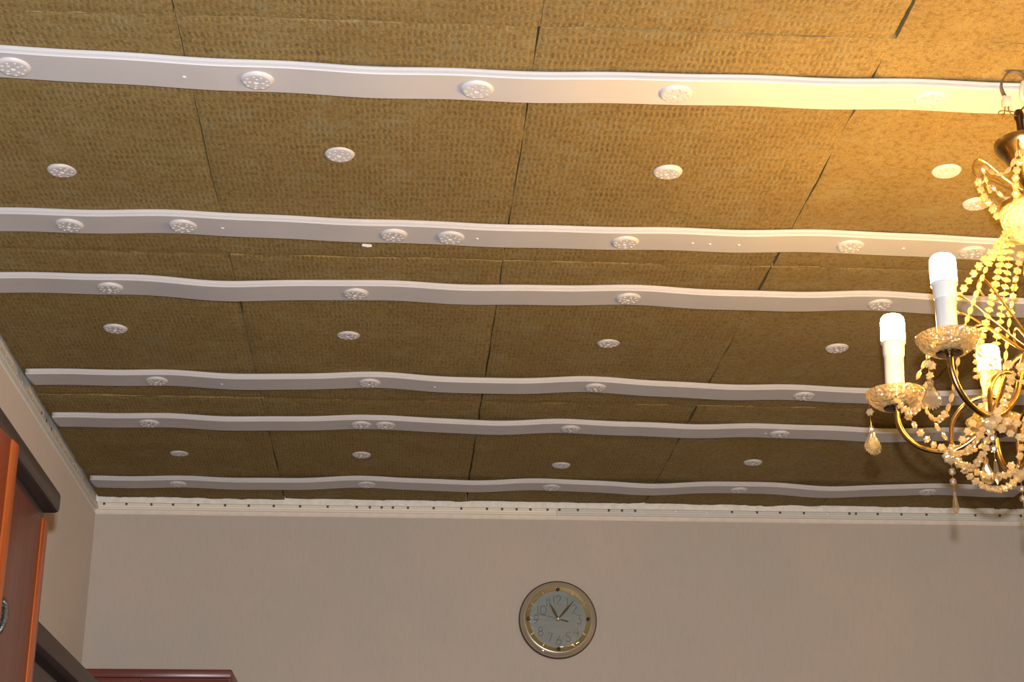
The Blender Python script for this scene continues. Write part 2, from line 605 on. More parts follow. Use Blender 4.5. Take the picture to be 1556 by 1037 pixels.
# ------------------------------------------------------------------ perforated anchor discs
def anchor_mesh():
    bm = bmesh.new()
    def loop(cx, cy, rx, ry, n, z, rot=0.0):
        vs = []
        for k in range(n):
            a = 2 * math.pi * k / n
            x, y = rx * math.cos(a), ry * math.sin(a)
            vs.append(bm.verts.new((cx + x * math.cos(rot) - y * math.sin(rot), cy + x * math.sin(rot) + y * math.cos(rot), z)))
        es = [bm.edges.new((vs[k], vs[(k + 1) % n])) for k in range(n)]
        return vs, es
    NF = 36
    face, edges = loop(0, 0, .0240, .0240, NF, 0.0)
    edges = list(edges)
    holes = []
    for k in range(9):
        a = 2 * math.pi * k / 9
        holes.append((.0197 * math.cos(a), .0197 * math.sin(a)))
    for k in range(4):
        a = 2 * math.pi * (k + .3) / 4
        holes.append((.0118 * math.cos(a), .0118 * math.sin(a)))
    hl = []
    for hx, hy in holes:
        vs, es = loop(hx, hy, .0036, .0030, 8, 0.0, math.atan2(hy, hx))
        hl.append(vs)
        edges += es
    cvs, ces = loop(0, 0, .0052, .0052, 12, 0.0)
    edges += ces
    bmesh.ops.triangle_fill(bm, use_beauty=True, use_dissolve=False, edges=edges)
    # remove faces that closed the holes
    kill = []
    for f in bm.faces:
        c = f.calc_center_median()
        if c.xy.length < .0045:
            kill.append(f)
            continue
        for hx, hy in holes:
            if (c.xy - Vector((hx, hy))).length < .0026:
                kill.append(f)
                break
    bmesh.ops.delete(bm, geom=kill, context='FACES_ONLY')
    for vs in hl:
        low = [bm.verts.new((v.co.x, v.co.y, .0055)) for v in vs]
        n = len(vs)
        for k in range(n):
            bm.faces.new((vs[k], vs[(k + 1) % n], low[(k + 1) % n], low[k]))
        bm.faces.new(low)
    low = [bm.verts.new((v.co.x * .8, v.co.y * .8, .006)) for v in cvs]
    for k in range(12):
        bm.faces.new((cvs[k], cvs[(k + 1) % 12], low[(k + 1) % 12], low[k]))
    bm.faces.new(low)
    prev = face
    for r, z in ((.0262, .0008), (.0288, .0040), (.0305, .0085)):
        nxt = [bm.verts.new((r * math.cos(2 * math.pi * k / NF), r * math.sin(2 * math.pi * k / NF), z)) for k in range(NF)]
        for k in range(NF):
            bm.faces.new((prev[k], prev[(k + 1) % NF], nxt[(k + 1) % NF], nxt[k]))
        prev = nxt
    bm.faces.new(prev)
    bmesh.ops.recalc_face_normals(bm, faces=bm.faces)
    me = bpy.data.meshes.new('anchor_disc')
    bm.to_mesh(me)
    bm.free()
    me.materials.append(MAT['disc'])
    me.shade_smooth()
    me.set_sharp_from_angle(angle=math.radians(35))
    return me


AM = anchor_mesh()
PIN = MB().lathe([(0.0, .0022), (.0030, .0022), (.0036, .0034), (.0036, .0062), (0.0, .0062)], 10).mesh('pin_head', 'disc', 40)
CELL = .0165   # web of the profile below the slabs


def anchor(x, y, z, label, group, tilt):
    o = link('anchor_disc', AM, None, (x, y, z), (tilt[0], tilt[1], random.uniform(0, 6.28)))
    tag(o, label, 'anchor', group)
    link('pin_head', PIN, o)


# ------------------------------------------------------------------ ceiling profiles (shallow steel channels)
STR = [
    ([(20, 104), (390, 126), (725, 140), (1027, 145), (1415, 155)], [(-600, 0), (290, 0)], 'sixth'),
    ([(105, 345), (278, 346), (598, 361), (685, 364), (950, 371), (1293, 376), (1478, 386)], [], 'fifth'),
    ([(167, 440), (540, 449), (955, 457), (1338, 466)], [], 'fourth'),
    ([(238, 582), (561, 585), (905, 592), (1222, 605)], [], 'third'),
    ([(226, 646), (549, 649), (586, 649), (867, 655), (1185, 662)], [], 'second'),
    ([(270, 739), (557, 739), (838, 743), (1123, 747), (1410, 750)], [], 'first'),
]
SAG = [0.0025, 0.0035, 0.008, 0.0085, 0.008, 0.010]
# cross-section (across, up): web down, side walls with a groove, lips turned in at the top
SEC = [(-.036, .0148), (-.0415, .0148), (-.0425, .0136), (-.0425, .0112), (-.0412, .0102), (-.0412, .0062), (-.0425, .0050), (-.0425, .0016), (-.0412, .0),
       (.0412, .0), (.0425, .0016), (.0425, .0050), (.0412, .0062), (.0412, .0102), (.0425, .0112), (.0425, .0136), (.0415, .0148), (.036, .0148)]
SCREWS = {0: [(280, 122)], 1: [(337, 345), (725, 364), (1052, 373), (1122, 375), (1078, 374), (1374, 379)], 2: [], 3: [(337, 583), (660, 594)], 4: [(1163, 662)], 5: []}
white_screw = MB().lathe([(0.0, -.0022), (.0018, -.0022), (.0036, -.0010), (.0042, 0.0006), (0.0, .0006)], 10).mesh('screw_white', 'disc', 40)
for si, (pix, _, ordn) in enumerate(STR):
    pts = [onz(u, v, CEIL - CELL - .006) for u, v in pix]
    ax = [p.x for p in pts]
    ay = [p.y for p in pts]
    step = 0.6
    fx, fy = list(ax), list(ay)
    while fx[0] - step > XL + .05:           # unseen fixings beyond the picture
        fx.insert(0, fx[0] - step)
        fy.insert(0, ay[0])
    while fx[-1] + step < 1.98:
        fx.append(fx[-1] + step)
        fy.append(ay[-1])
    xs = np.arange(XL + .026, 2.010, 0.012)
    yv = np.interp(xs, fx, fy)
    ker = np.hanning(25)
    ker /= ker.sum()
    yv = np.convolve(np.pad(yv, 12, mode='edge'), ker, mode='valid')
    zv = []
    for x in xs:
        k = int(np.searchsorted(fx, x))
        if 0 < k < len(fx):
            span = fx[k] - fx[k - 1]
            t = (x - fx[k - 1]) / span
            amp = SAG[si] * min(1.0, (span / 0.55) ** 1.5) * (0.75 + 0.5 * ((si * 7 + k * 5) % 4) / 3)
        else:
            span = (fx[0] - xs[0]) if k == 0 else (xs[-1] - fx[-1])
            dd = (fx[0] - x) if k == 0 else (x - fx[-1])
            t, amp = 0.5 * dd / max(span, 1e-3), SAG[si] * 0.35
        zv.append(CEIL - CELL - amp * math.sin(math.pi * t) ** 2 + .0012 * math.sin(x * 23 + si))
    vs, fs = [], []
    ns = len(SEC)
    for x, y, z in zip(xs, yv, zv):
        for a, b in SEC:
            vs.append((x, y + a, z + b))
    for i in range(len(xs) - 1):
        for k in range(ns - 1):
            fs.append((i * ns + k, i * ns + k + 1, (i + 1) * ns + k + 1, (i + 1) * ns + k))
    x0 = float(np.mean(xs))
    y0 = float(np.mean(yv))
    vs = [(a - x0, b - y0, c - CEIL + .03) for a, b, c in vs]
    st = MB().add(vs, fs).build('ceiling_profile', 'profile', None, 30, (x0, y0, CEIL - .03))
    tag(st, 'white wavy metal ceiling profile, %s from the clock wall' % ordn, 'ceiling profile', 'metal profiles across the ceiling')
    # inside of the channel is open upwards: give the sheet a thickness
    sd = st.modifiers.new('sheet', 'SOLIDIFY')
    sd.thickness = 0.0007
    sd.offset = 0.0
    for k, (p, (u, v)) in enumerate(zip(pts, pix)):
        z = float(np.interp(p.x, xs, zv))
        yy = float(np.interp(p.x, xs, yv))
        anchor(p.x, yy + .001, z - .0058, 'white anchor disc, %s from wardrobe wall, on %s ceiling profile from clock wall' % (ORD[k], ordn),
               'anchor discs on the ceiling profiles', (random.uniform(-.03, .03), random.uniform(-.04, .04)))
    for u, v in SCREWS[si]:
        p = onz(u, v, CEIL - CELL - .005)
        z = float(np.interp(p.x, xs, zv))
        link('screw', white_screw, st, (p.x - x0, float(np.interp(p.x, xs, yv)) - y0 + .002, z - CEIL + .03 - .0004))

BARE = [
    ([(95, 262), (516, 237), (1014, 265), (1438, 263), (1485, 313)], 'fifth and sixth'),
    ([(175, 502), (529, 512), (925, 524), (1272, 532)], 'third and fourth'),
    ([(273, 691), (549, 693), (852, 709), (1144, 705)], 'first and second'),
]
for row, nm in BARE:
    for k, (u, v) in enumerate(row):
        p = onz(u, v, CEIL - .004)
        anchor(p.x, p.y, CEIL - .0042, 'white anchor disc in bare wool, %s from wardrobe, between %s profiles from clock' % (ORD[k], nm),
               'anchor discs in the bare wool', (random.uniform(-.05, .05), random.uniform(-.07, .07)))

# splinter caught beside the fifth profile
sp = onz(557, 375, CEIL - .006)
o = MB().add([(-.010, -.002, 0), (.002, -.0030, -.002), (.012, .000, 0), (.001, .003, -.001), (-.009, -.001, .006), (.010, .001, .006)],
             [(0, 1, 3), (1, 2, 3), (0, 4, 1), (1, 4, 5), (1, 5, 2), (2, 5, 3), (3, 5, 4), (3, 4, 0)]).build('wood_splinter', 'plaster', None, None, (sp.x, sp.y, sp.z))
tag(o, 'small pale splinter caught beside the fifth ceiling profile from the clock wall', 'splinter')

# ================================================================== wall clock
ck = ony(848, 941.5, D - .02)
CR = 0.1275
root = empty('wall_clock', (ck.x, D - PTH, ck.z))
tag(root, 'round wall clock with champagne bezel, blue grey dial and thin black numerals', 'clock')


def clathe(name, prof, mat, parent, seg=64, smooth=35):
    """prof = (radius, distance out of the wall); turned about the wall normal"""
    vs, fs = [], []
    for r, d in prof:
        for k in range(seg):
            a = 2 * math.pi * k / seg
            vs.append((r * math.cos(a), -d, r * math.sin(a)))
    for i in range(len(prof) - 1):
        for k in range(seg):
            k2 = (k + 1) % seg
            fs.append((i * seg + k, i * seg + k2, (i + 1) * seg + k2, (i + 1) * seg + k))
    return MB().add(vs, fs).build(name, mat, parent, smooth)


c_ = CR / 392.0        # metres per unit of the clock drawing
clathe('rim', [(CR * .985, 0.0), (CR, .002), (CR, .012), (CR * .985, .0145), (CR * .972, .0145), (CR * .968, .010)], 'clock_dark', root)
clathe('bezel', [(CR * .972, .0135), (CR * .93, .0215), (CR * .88, .0262), (CR * .845, .0272), (CR * .835, .0255)], 'champagne', root, 72, 60)
clathe('gold_ring', [(CR * .838, .0250), (CR * .79, .0215), (CR * .745, .0190), (CR * .728, .0175)], 'gold', root, 72, 60)
dial = clathe('dial', [(CR * .73, .0170), (CR * .4, .0170), (.0001, .0170)], 'dial', root)
clathe('back_plate', [(CR * .98, .0005), (CR * .4, .0005), (.0001, .0005)], 'clock_dark', root)
clathe('glass', [(CR * .96, .0285), (CR * .90, .0305), (CR * .7, .0330), (CR * .4, .0346), (CR * .15, .0352), (.0001, .0353)], 'glass', root, 64, 180)


def stroke(pts, w, d, th, close=False):
    """flat ribbon in the dial plane; pts in metres (x, z)"""
    mb = MB()
    P = [Vector((p[0], p[1])) for p in pts]
    n = len(P)
    L, Rr = [], []
    for i in range(n):
        a, b = P[max(i - 1, 0)], P[min(i + 1, n - 1)]
        if close:
            a, b = P[i - 1], P[(i + 1) % n]
        t = (b - a).normalized()
        nn = Vector((-t.y, t.x)) * w / 2
        L.append(P[i] + nn)
        Rr.append(P[i] - nn)
    vs = []
    for i in range(n):
        for q, dd in ((L[i], d), (Rr[i], d), (Rr[i], d + th), (L[i], d + th)):
            vs.append((q.x, -dd, q.y))
    fs = []
    m = n if close else n - 1
    for i in range(m):
        j = (i + 1) % n
        for k in range(4):
            k2 = (k + 1) % 4
            fs.append((i * 4 + k, i * 4 + k2, j * 4 + k2, j * 4 + k))
    if not close:
        fs += [(0, 1, 2, 3), ((n - 1) * 4 + 3, (n - 1) * 4 + 2, (n - 1) * 4 + 1, (n - 1) * 4)]
    mb.add(vs, fs)
    return mb


def arc(cx, cy, rx, ry, a0, a1, n=14):
    return [(cx + rx * math.cos(math.radians(a0 + (a1 - a0) * k / n)), cy + ry * math.sin(math.radians(a0 + (a1 - a0) * k / n))) for k in range(n + 1)]


# thin tall figures in a unit box: x in 0..w, y in 0..1; list of strokes
GL = {
    '1': (0.10, [[(.05, 0), (.05, 1)]]),
    '2': (0.55, [arc(.27, .74, .25, .26, 165, -35, 14) + [(.05, 0.0), (.55, 0.0)]]),
    '3': (0.55, [[(.05, 1), (.50, 1), (.25, .60)] + arc(.25, .30, .27, .30, 85, -150, 14)]),
    '4': (0.62, [[(.50, 0), (.50, 1), (.02, .30), (.62, .30)]]),
    '5': (0.55, [[(.50, 1), (.10, 1), (.07, .58)] + arc(.26, .30, .27, .30, 110, -150, 14)]),
    '6': (0.60, [[(.45, 1.0), (.10, .45)] + arc(.30, .28, .27, .28, 160, 500, 20)]),
    '7': (0.52, [[(.02, 1), (.52, 1), (.15, 0)]]),
    '8': (0.55, [arc(.275, .76, .21, .24, -90, 270, 20), arc(.275, .26, .26, .26, 90, 450, 20)]),
    '9': (0.60, [[(.18, 0.0), (.52, .55)] + arc(.30, .72, .27, .28, -20, 320, 20)]),
    '0': (0.70, [arc(.35, .5, .33, .5, 0, 360, 24)]),
}
HT = 88
NUM = [('12', 562, 332), ('1', 665, 354), ('2', 733, 425), ('3', 780, 530), ('4', 748, 648), ('5', 668, 706),
       ('6', 572, 738), ('7', 487, 712), ('8', 393, 652), ('9', 350, 530), ('10', 408, 436), ('11', 474, 360)]
for s, ux, uy in NUM:
    tot = sum(GL[ch][0] for ch in s) + 0.22 * (len(s) - 1)
    x = -tot / 2
    mb = MB()
    for ch in s:
        w, strokes = GL[ch]
        for stq in strokes:
            pts = [((ux - 569) * c_ + (x + px) * HT * c_, -(uy - 528) * c_ + (py - .5) * HT * c_) for px, py in stq]
            q = stroke(pts, .0016, .0171, .0003)
            mb.add(q.v, q.f)
        x += w + 0.22
    mb.build('numeral', 'ink', dial)
for k in range(12):
    a = math.radians(90 - 30 * k)
    rr = 300 * c_
    cx, cz = rr * math.cos(a), rr * math.sin(a)
    if k % 3 == 0:
        vs, fs = [], []
        for r, d in ((19, .0225), (18, .0250), (12, .0268), (0.01, .0275)):
            for j in range(14):
                q = 2 * math.pi * j / 14
                vs.append((cx + r * c_ * math.cos(q), -d, cz + r * c_ * math.sin(q)))
        for i in range(3):
            for j in range(14):
                fs.append((i * 14 + j, i * 14 + (j + 1) % 14, (i + 1) * 14 + (j + 1) % 14, (i + 1) * 14 + j))
        MB().add(vs, fs).build('hour_dome', 'clock_dark', root, 60)
    else:
        t = Vector((math.cos(a), math.sin(a)))
        p0, p1 = t * (rr - 19 * c_), t * (rr + 17 * c_)
        stroke([p0, p1], .0034, .0225, .0016).build('hour_bar', 'marker', root)


def hand(name, ang, ln, w, d, tail, mat, rhomb=True):
    a = math.radians(90 - ang)
    t = Vector((math.cos(a), math.sin(a)))
    nn = Vector((-t.y, t.x))
    ln, tail, w = ln * c_, tail * c_, w * c_
    if rhomb:
        out = [(-tail, w * .25), (0, w * .22), (ln * .48, w * .5), (ln, w * .05)]
    else:
        out = [(-tail, w * 1.6), (-tail * .35, w * 1.4), (-tail * .3, w * .5), (ln, w * .4)]
    top = [t * s + nn * q for s, q in out]
    bot = [t * s - nn * q for s, q in reversed(out)]
    poly = top + bot
    n = len(poly)
    vs = [(p.x, -d, p.y) for p in poly] + [(p.x, -d - .0006, p.y) for p in poly]
    fs = [tuple(range(n)), tuple(range(2 * n - 1, n - 1, -1))] + [(i, (i + 1) % n, n + (i + 1) % n, n + i) for i in range(n)]
    MB().add(vs, fs).build(name, mat, root)


hand('hour_hand', -27.3, 176, 30, .0205, 20, 'hand')
hand('minute_hand', 40.7, 257, 26, .0222, 24, 'hand')
hand('second_hand', 284.4, 205, 4.5, .0240, 104, 'hand', False)
clathe('hand_cap', [(13 * c_, .0190), (13 * c_, .0255), (8 * c_, .0270), (.0001, .0273)], 'marker', root, 18)

# ================================================================== furniture along the wardrobe wall
XF = -0.600
pc = onx(94, 751, XF)
YE, ZT = pc.y, pc.z
ZB = onx(92, 783, XF).z
YN = 0.9
wd = empty('wardrobe', (XL + .002, YN, 0.0))
tag(wd, 'tall mahogany wardrobe with dark cornice and orange edged doors', 'wardrobe')


def wloc(mb, base):
    mb.v = [(a - base[0], b - base[1], c - base[2]) for a, b, c in mb.v]
    return mb


W0 = wd.location[:]
XD = XF - 0.018
wloc(MB().cbox(XL + .004, XD - .022, YN, YE - .012, 0.0, ZB - .004, .002), W0).build('body', 'wood_red', wd)
wloc(MB().cbox(XL + .003, XF, YN - .02, YE, ZB, ZT, .007), W0).build('cornice', 'wood_dark', wd, 40)
wloc(MB().cbox(XL + .004, XF - .024, YN - .005, YE - .012, ZB - .018, ZB + .002, .004), W0).build('cornice_moulding', 'wood_dark', wd, 40)
DT = ZB - .020


def door(y0, y1, hinge_y, swing, name='door'):
    o = wloc(MB().cbox(-.010, .010, min(y0, y1) - hinge_y, max(y0, y1) - hinge_y, .06, DT, .003), (0, 0, 0)).build(name, 'wood_red', wd, 40)
    o.location = (XD - .010 - W0[0], hinge_y - W0[1], 0)
    o.rotation_euler = (0, 0, swing)
    return o



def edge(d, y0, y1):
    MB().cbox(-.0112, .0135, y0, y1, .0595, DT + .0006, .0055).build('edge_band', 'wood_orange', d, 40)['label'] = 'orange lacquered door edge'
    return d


def handle(d, y, z):
    mb = MB()
    mb.cbox(.010, .0150, y - .014, y + .014, z - .028, z + .028, .002)
    for k in range(7):
        zz = z - .026 + .0087 * k
        mb.lathe([(0.0001, -.0045), (.0045, -.003), (.0062, 0), (.0045, .003), (.0001, .0045)], 8, (.0165, y + (.004 if k % 2 else -.004), zz))
    mb.tube(smooth_pts([(.012, y, z + .026), (.021, y + .004, z + .022), (.025, y, z), (.021, y - .004, z - .022), (.012, y, z - .026)], 6), .0042, 8)
    mb.build('handle', 'pewter', d, 50)['label'] = 'ornate dark metal pull handle'


d2a, d2b = 2.372, YE - .012
dr2 = door(d2a, d2b, d2b, 0.0)
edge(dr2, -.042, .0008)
hp = onx(8, 938, XD + .014)
handle(dr2, hp.y - d2b - .004, hp.z)
far1 = onz(16.5, 661, DT)
dr1 = door(1.90, 2.366, 1.90, -math.asin((far1.x - XD) / 0.462))
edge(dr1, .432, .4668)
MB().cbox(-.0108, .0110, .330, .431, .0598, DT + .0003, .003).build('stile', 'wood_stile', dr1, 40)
dr0 = door(0.92, 1.894, 0.92, 0.0)
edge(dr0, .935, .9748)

# lower cabinet further along the same wall
XW = -0.626
pl = onx(84, 962, XW)
YL0, YL1, ZL = YE + .004, 4.35, onx(115, 998, XW).z
lc = empty('low_cabinet', (XL + .002, YL0, 0.0))
tag(lc, 'lower dark brown cabinet standing beyond the tall wardrobe', 'cabinet')
L0 = lc.location[:]
wloc(MB().cbox(XL + .004, XW - .040, YL0, YL1, 0.0, ZL - .040, .002), L0).build('body', 'wood_dark', lc)
wloc(MB().cbox(XL + .003, XW, YL0, YL1 + .01, ZL - .040, ZL, .007), L0).build('cornice', 'wood_dark', lc, 40)
for k in range(3):
    a = YL0 + .004 + k * .504
    wloc(MB().cbox(XW - .040, XW - .020, a, min(a + .50, YL1), .06, ZL - .056, .003), L0).build('door', 'wood_dark', lc, 40)

# cabinet in the corner under the clock wall
YB = 4.80
pb = ony(353, 1017.5, YB)
bc = empty('corner_cabinet', (XL + .002, YB, 0.0))
tag(bc, 'red mahogany cabinet standing in the corner against the clock wall', 'cabinet')
B0 = bc.location[:]
wloc(MB().cbox(XL + .004, pb.x - .006, YB + .012, D - .004, 0.0, pb.z - .022, .002), B0).build('body', 'wood_redx', bc)
wloc(MB().cbox(XL + .003, pb.x, YB, D - .003, pb.z - .026, pb.z, .006), B0).build('top', 'wood_redx', bc, 40)
for k in range(2):
    w_ = (pb.x - .010 - XL) / 2
    a = XL + .005 + k * w_
    wloc(MB().cbox(a + .001, a + w_ - .002, YB - .004, YB + .011, .08, pb.z - .030, .003), B0).build('door', 'wood_redx', bc, 40)

# ================================================================== chandelier
KS = 0.966                                   # measured at 2.50 m, hung at 2.415 m where the hook meets the ceiling
AX, AY = 1.092 * KS, 2.50 * KS
ZR = CAM.z + 1.40 * KS                       # root: the ring of the stem
ch = empty('chandelier', (AX, AY, ZR))
tag(ch, 'brass chandelier with glass dishes, crystal garlands and glowing candle bulbs', 'chandelier')


def lp(r, al, z):
    """radius, angle in degrees (0 towards the wardrobe wall, positive towards the clock wall), height above the lens"""
    a = math.radians(al)
    return Vector((-r * KS * math.cos(a), r * KS * math.sin(a), (z - 1.40) * KS))


def clath(name, prof, mat, seg=28, smooth=40, squash=None, parent=None):
    """prof in (radius, measured height)"""
    return MB().lathe([(r * KS, (z - 1.40) * KS) for r, z in prof], seg, (0, 0, 0), squash).build(name, mat, parent or ch, smooth)


clath('stem', [(.0001, 1.445), (.006, 1.445), (.009, 1.438), (.009, 1.43), (.0065, 1.425), (.0065, 1.37), (.0001, 1.37)], 'brass_d', 14)
clath('canopy', [(.0080, 1.292), (.012, 1.300), (.020, 1.318), (.036, 1.352), (.047, 1.366), (.050, 1.374), (.050, 1.380), (.047, 1.380), (.044, 1.374), (.033, 1.355), (.010, 1.330), (.0081, 1.330)], 'brass', 32)
clath('column', [(.0001, 1.372), (.006, 1.370), (.006, 1.262), (.011, 1.255), (.006, 1.248), (.006, 1.16), (.013, 1.15), (.016, 1.12), (.011, 1.09), (.009, 1.05), (.018, 1.02), (.024, .985), (.024, .945), (.014, .92), (.008, .90), (.008, .84), (.020, .828), (.026, .805), (.018, .782), (.007, .770), (.0001, .765)], 'brass', 24)
clath('bowl', [(.012, 1.190), (.030, 1.194), (.045, 1.205), (.054, 1.226), (.056, 1.250), (.052, 1.251), (.050, 1.230), (.040, 1.209), (.028, 1.200), (.012, 1.198)], 'bowl', 32, 50)
clath('bowl_band', [(.0555, 1.244), (.0580, 1.247), (.0580, 1.254), (.0555, 1.256)], 'wire', 32)

# ---- shared meshes of the repeated pieces
petal = lambda a: 1.0 + 0.16 * math.cos(6 * a)
ME = {}
ME['flower'] = MB().lathe([(.0001, -.0030), (.0030, -.0032), (.0058, -.0016), (.0064, 0.0), (.0058, .0016), (.0030, .0032), (.0001, .0030)], 18, (0, 0, 0), petal).mesh('flower_crystal', 'crystal', 25)
ME['rosette'] = MB().lathe([(.0001, -.0065), (.0060, -.0070), (.0115, -.0038), (.0130, 0.0), (.0115, .0038), (.0060, .0070), (.0001, .0065)], 24, (0, 0, 0), lambda a: 1 + .13 * math.cos(8 * a)).mesh('rosette_crystal', 'crystal', 25)
ME['long'] = MB().lathe([(.0006, -.0085), (.0034, -.0035), (.0036, .0010), (.0030, .0045), (.0006, .0085)], 6).mesh('long_crystal', 'crystal', 10)
ME['round'] = MB().lathe([(.0006, -.0062), (.0045, -.0042), (.0060, 0), (.0045, .0042), (.0006, .0062)], 8).mesh('round_crystal', 'drop', 10)
ME['spear'] = MB().lathe([(.0006, .0), (.0024, -.004), (.0034, -.012), (.0056, -.0270), (.0052, -.031), (.0004, -.0400)], 6).mesh('spear_pendant', 'drop', 10)


def pear_mesh():
    mb = MB()
    out = []
    for k in range(40):
        a = 2 * math.pi * k / 40
        x, z = .0128 * math.sin(a), -.0270 + .0128 * math.cos(a)
        t = max(0, math.cos(a))
        x *= 1 - .62 * t ** 1.3
        z += .0115 * t ** 2
        s = 1 + .045 * math.cos(20 * a)
        out.append((x * s, z * s if t < .5 else z))
    rings = []
    for sc, y in ((.55, -.0055), (.86, -.0030), (1.0, 0.0), (.86, .0030), (.55, .0055)):
        rings.append([(x * sc, y, -.0255 + (z + .0255) * sc) for x, z in out])
    vs = [p for r in rings for p in r]
    n = 40
    fs = [(i * n + k, i * n + (k + 1) % n, (i + 1) * n + (k + 1) % n, (i + 1) * n + k) for i in range(4) for k in range(n)]
    fs += [tuple(range(n)), tuple(4 * n + k for k in range(n))[::-1]]
    mb.add(vs, fs)
    mb.lathe([(.0006, .004), (.0035, 0.0), (.0046, -.0035), (.0030, -.0075), (.0012, -.010)], 8)
    return mb.mesh('pear_pendant', 'drop', 15)


ME['pear'] = pear_mesh()
ME['disc'] = ME['flower']
NAMES = dict(disc='flower_crystal', flower='flower_crystal', rosette='rosette_crystal', long='long_crystal', round='round_crystal', spear='spear_pendant', pear='pear_pendant')


def curve_len(pts):
    return [0.0] + list(np.cumsum([(pts[i + 1] - pts[i]).length for i in range(len(pts) - 1)]))


def bead(kind, p, tan, parent, out):
    """hang a crystal on the thread: long ones lie along it, flowers face outwards"""
    t = tan.normalized()
    if kind == 'long':
        q = t.to_track_quat('Z', 'Y')
    else:
        if kind == 'disc':
            v = t + Vector((random.uniform(-.4, .4), random.uniform(-.4, .4), random.uniform(-.3, .3)))
        else:
            v = out * .35 + Vector((random.uniform(-.55, .55), -1.0, random.uniform(-.4, .4)))
            v = v - t * v.dot(t)
        if v.length < 1e-4:
            v = Vector((0, -1, 0))
        q = v.normalized().to_track_quat('Z', 'Y')
    s = random.uniform(.98, 1.12)
    if not in_view(p):                        # crystals the picture does not show: one joined part
        me = ME[kind]
        LOOSE['drop' if kind in ('round', 'spear', 'pear') else 'crystal'].add(
            [Vector(p) + q @ (v.co * s) for v in me.vertices], [tuple(f.vertices) for f in me.polygons])
        return
    o = bpy.data.objects.new(NAMES[kind], ME[kind])
    COL.objects.link(o)
    o.parent = parent
    o.location = p
    o.rotation_mode = 'QUATERNION'
    o.rotation_quaternion = q
    o.scale = (s, s, s)


LOOSE = {'crystal': MB(), 'drop': MB()}


def in_view(p):
    w = Vector(p) + ch.location - CAM
    z = w.dot(FWD)
    return 778.0 + FPX * w.dot(R2) / z < 1590


def strand(ctrl, plan, name='crystal_strand'):
    """plan = list of (share of length, bead kind, pitch)"""
    pts = smooth_pts(ctrl, 10)
    th = MB().tube(pts, .0006, 5).build(name, 'wire', ch)
    L = curve_len(pts)
    tot = L[-1]
    s0 = 0.0
    for share, kind, pitch in plan:
        s1 = s0 + share * tot
        n = max(1, int(round((s1 - s0) / pitch)))
        for k in range(n):
            s = s0 + (k + .5) * (s1 - s0) / n
            i = min(int(np.searchsorted(L, s)), len(pts) - 1)
            i = max(i, 1)
            t = (s - L[i - 1]) / max(L[i] - L[i - 1], 1e-9)
            p = pts[i - 1].lerp(pts[i], t)
            out = Vector((p.x, p.y, 0))
            out = out.normalized() if out.length > 1e-4 else Vector((0, -1, 0))
            bead(kind, p, pts[i] - pts[i - 1], th, out)
        s0 = s1
    return th


def swag(a, b, sag, plan):
    pts = []
    for k in range(7):
        t = k / 6
        p = a.lerp(b, t)
        p.z -= sag * 4 * t * (1 - t)
        pts.append(p)
    return strand(pts, plan)


DZ = 0.940
A0 = 28.3
dish_prof = [(.016, -.021), (.030, -.0195), (.043, -.010), (.0500, .002), (.0515, .008), (.0495, .0085), (.0475, .003), (.041, -.006), (.029, -.0145), (.016, -.016)]
hold_prof = [(.0001, -.024), (.009, -.0245), (.020, -.0228), (.0215, -.0205), (.0001, -.0205)]
sleeve_prof = [(.0001, -.017), (.0165, -.017), (.0170, .072), (.0160, .0735), (.0001, .0735)]
collar_prof = [(.0001, .072), (.0172, .072), (.0186, .077), (.0192, .0965), (.0219, .0988), (.0219, .1005), (.0001, .1005)]
bulb_prof = [(.0001, .1006), (.0195, .1006), (.0208, .103), (.0212, .108), (.0212, .138), (.0202, .1455), (.0165, .150), (.0001, .151)]
ms = lambda prof, seg, nm, mat, smo, sq=None: MB().lathe([(r * KS, z * KS) for r, z in prof], seg, (0, 0, 0), sq).mesh(nm, mat, smo)
ME['dish'] = ms(dish_prof, 36, 'glass_dish', 'dish', 60, lambda a: 1 + .012 * math.cos(18 * a))
ME['hold'] = ms(hold_prof, 36, 'dish_holder', 'brass_d', 40, lambda a: 1 + .035 * math.cos(18 * a))
ME['sleeve'] = ms(sleeve_prof, 24, 'candle_sleeve', 'sleeve', 40)
ME['collar'] = ms(collar_prof, 24, 'bulb_collar', 'collar', 40)
ME['bulb'] = ms(bulb_prof, 24, 'bulb', 'bulb', 50)

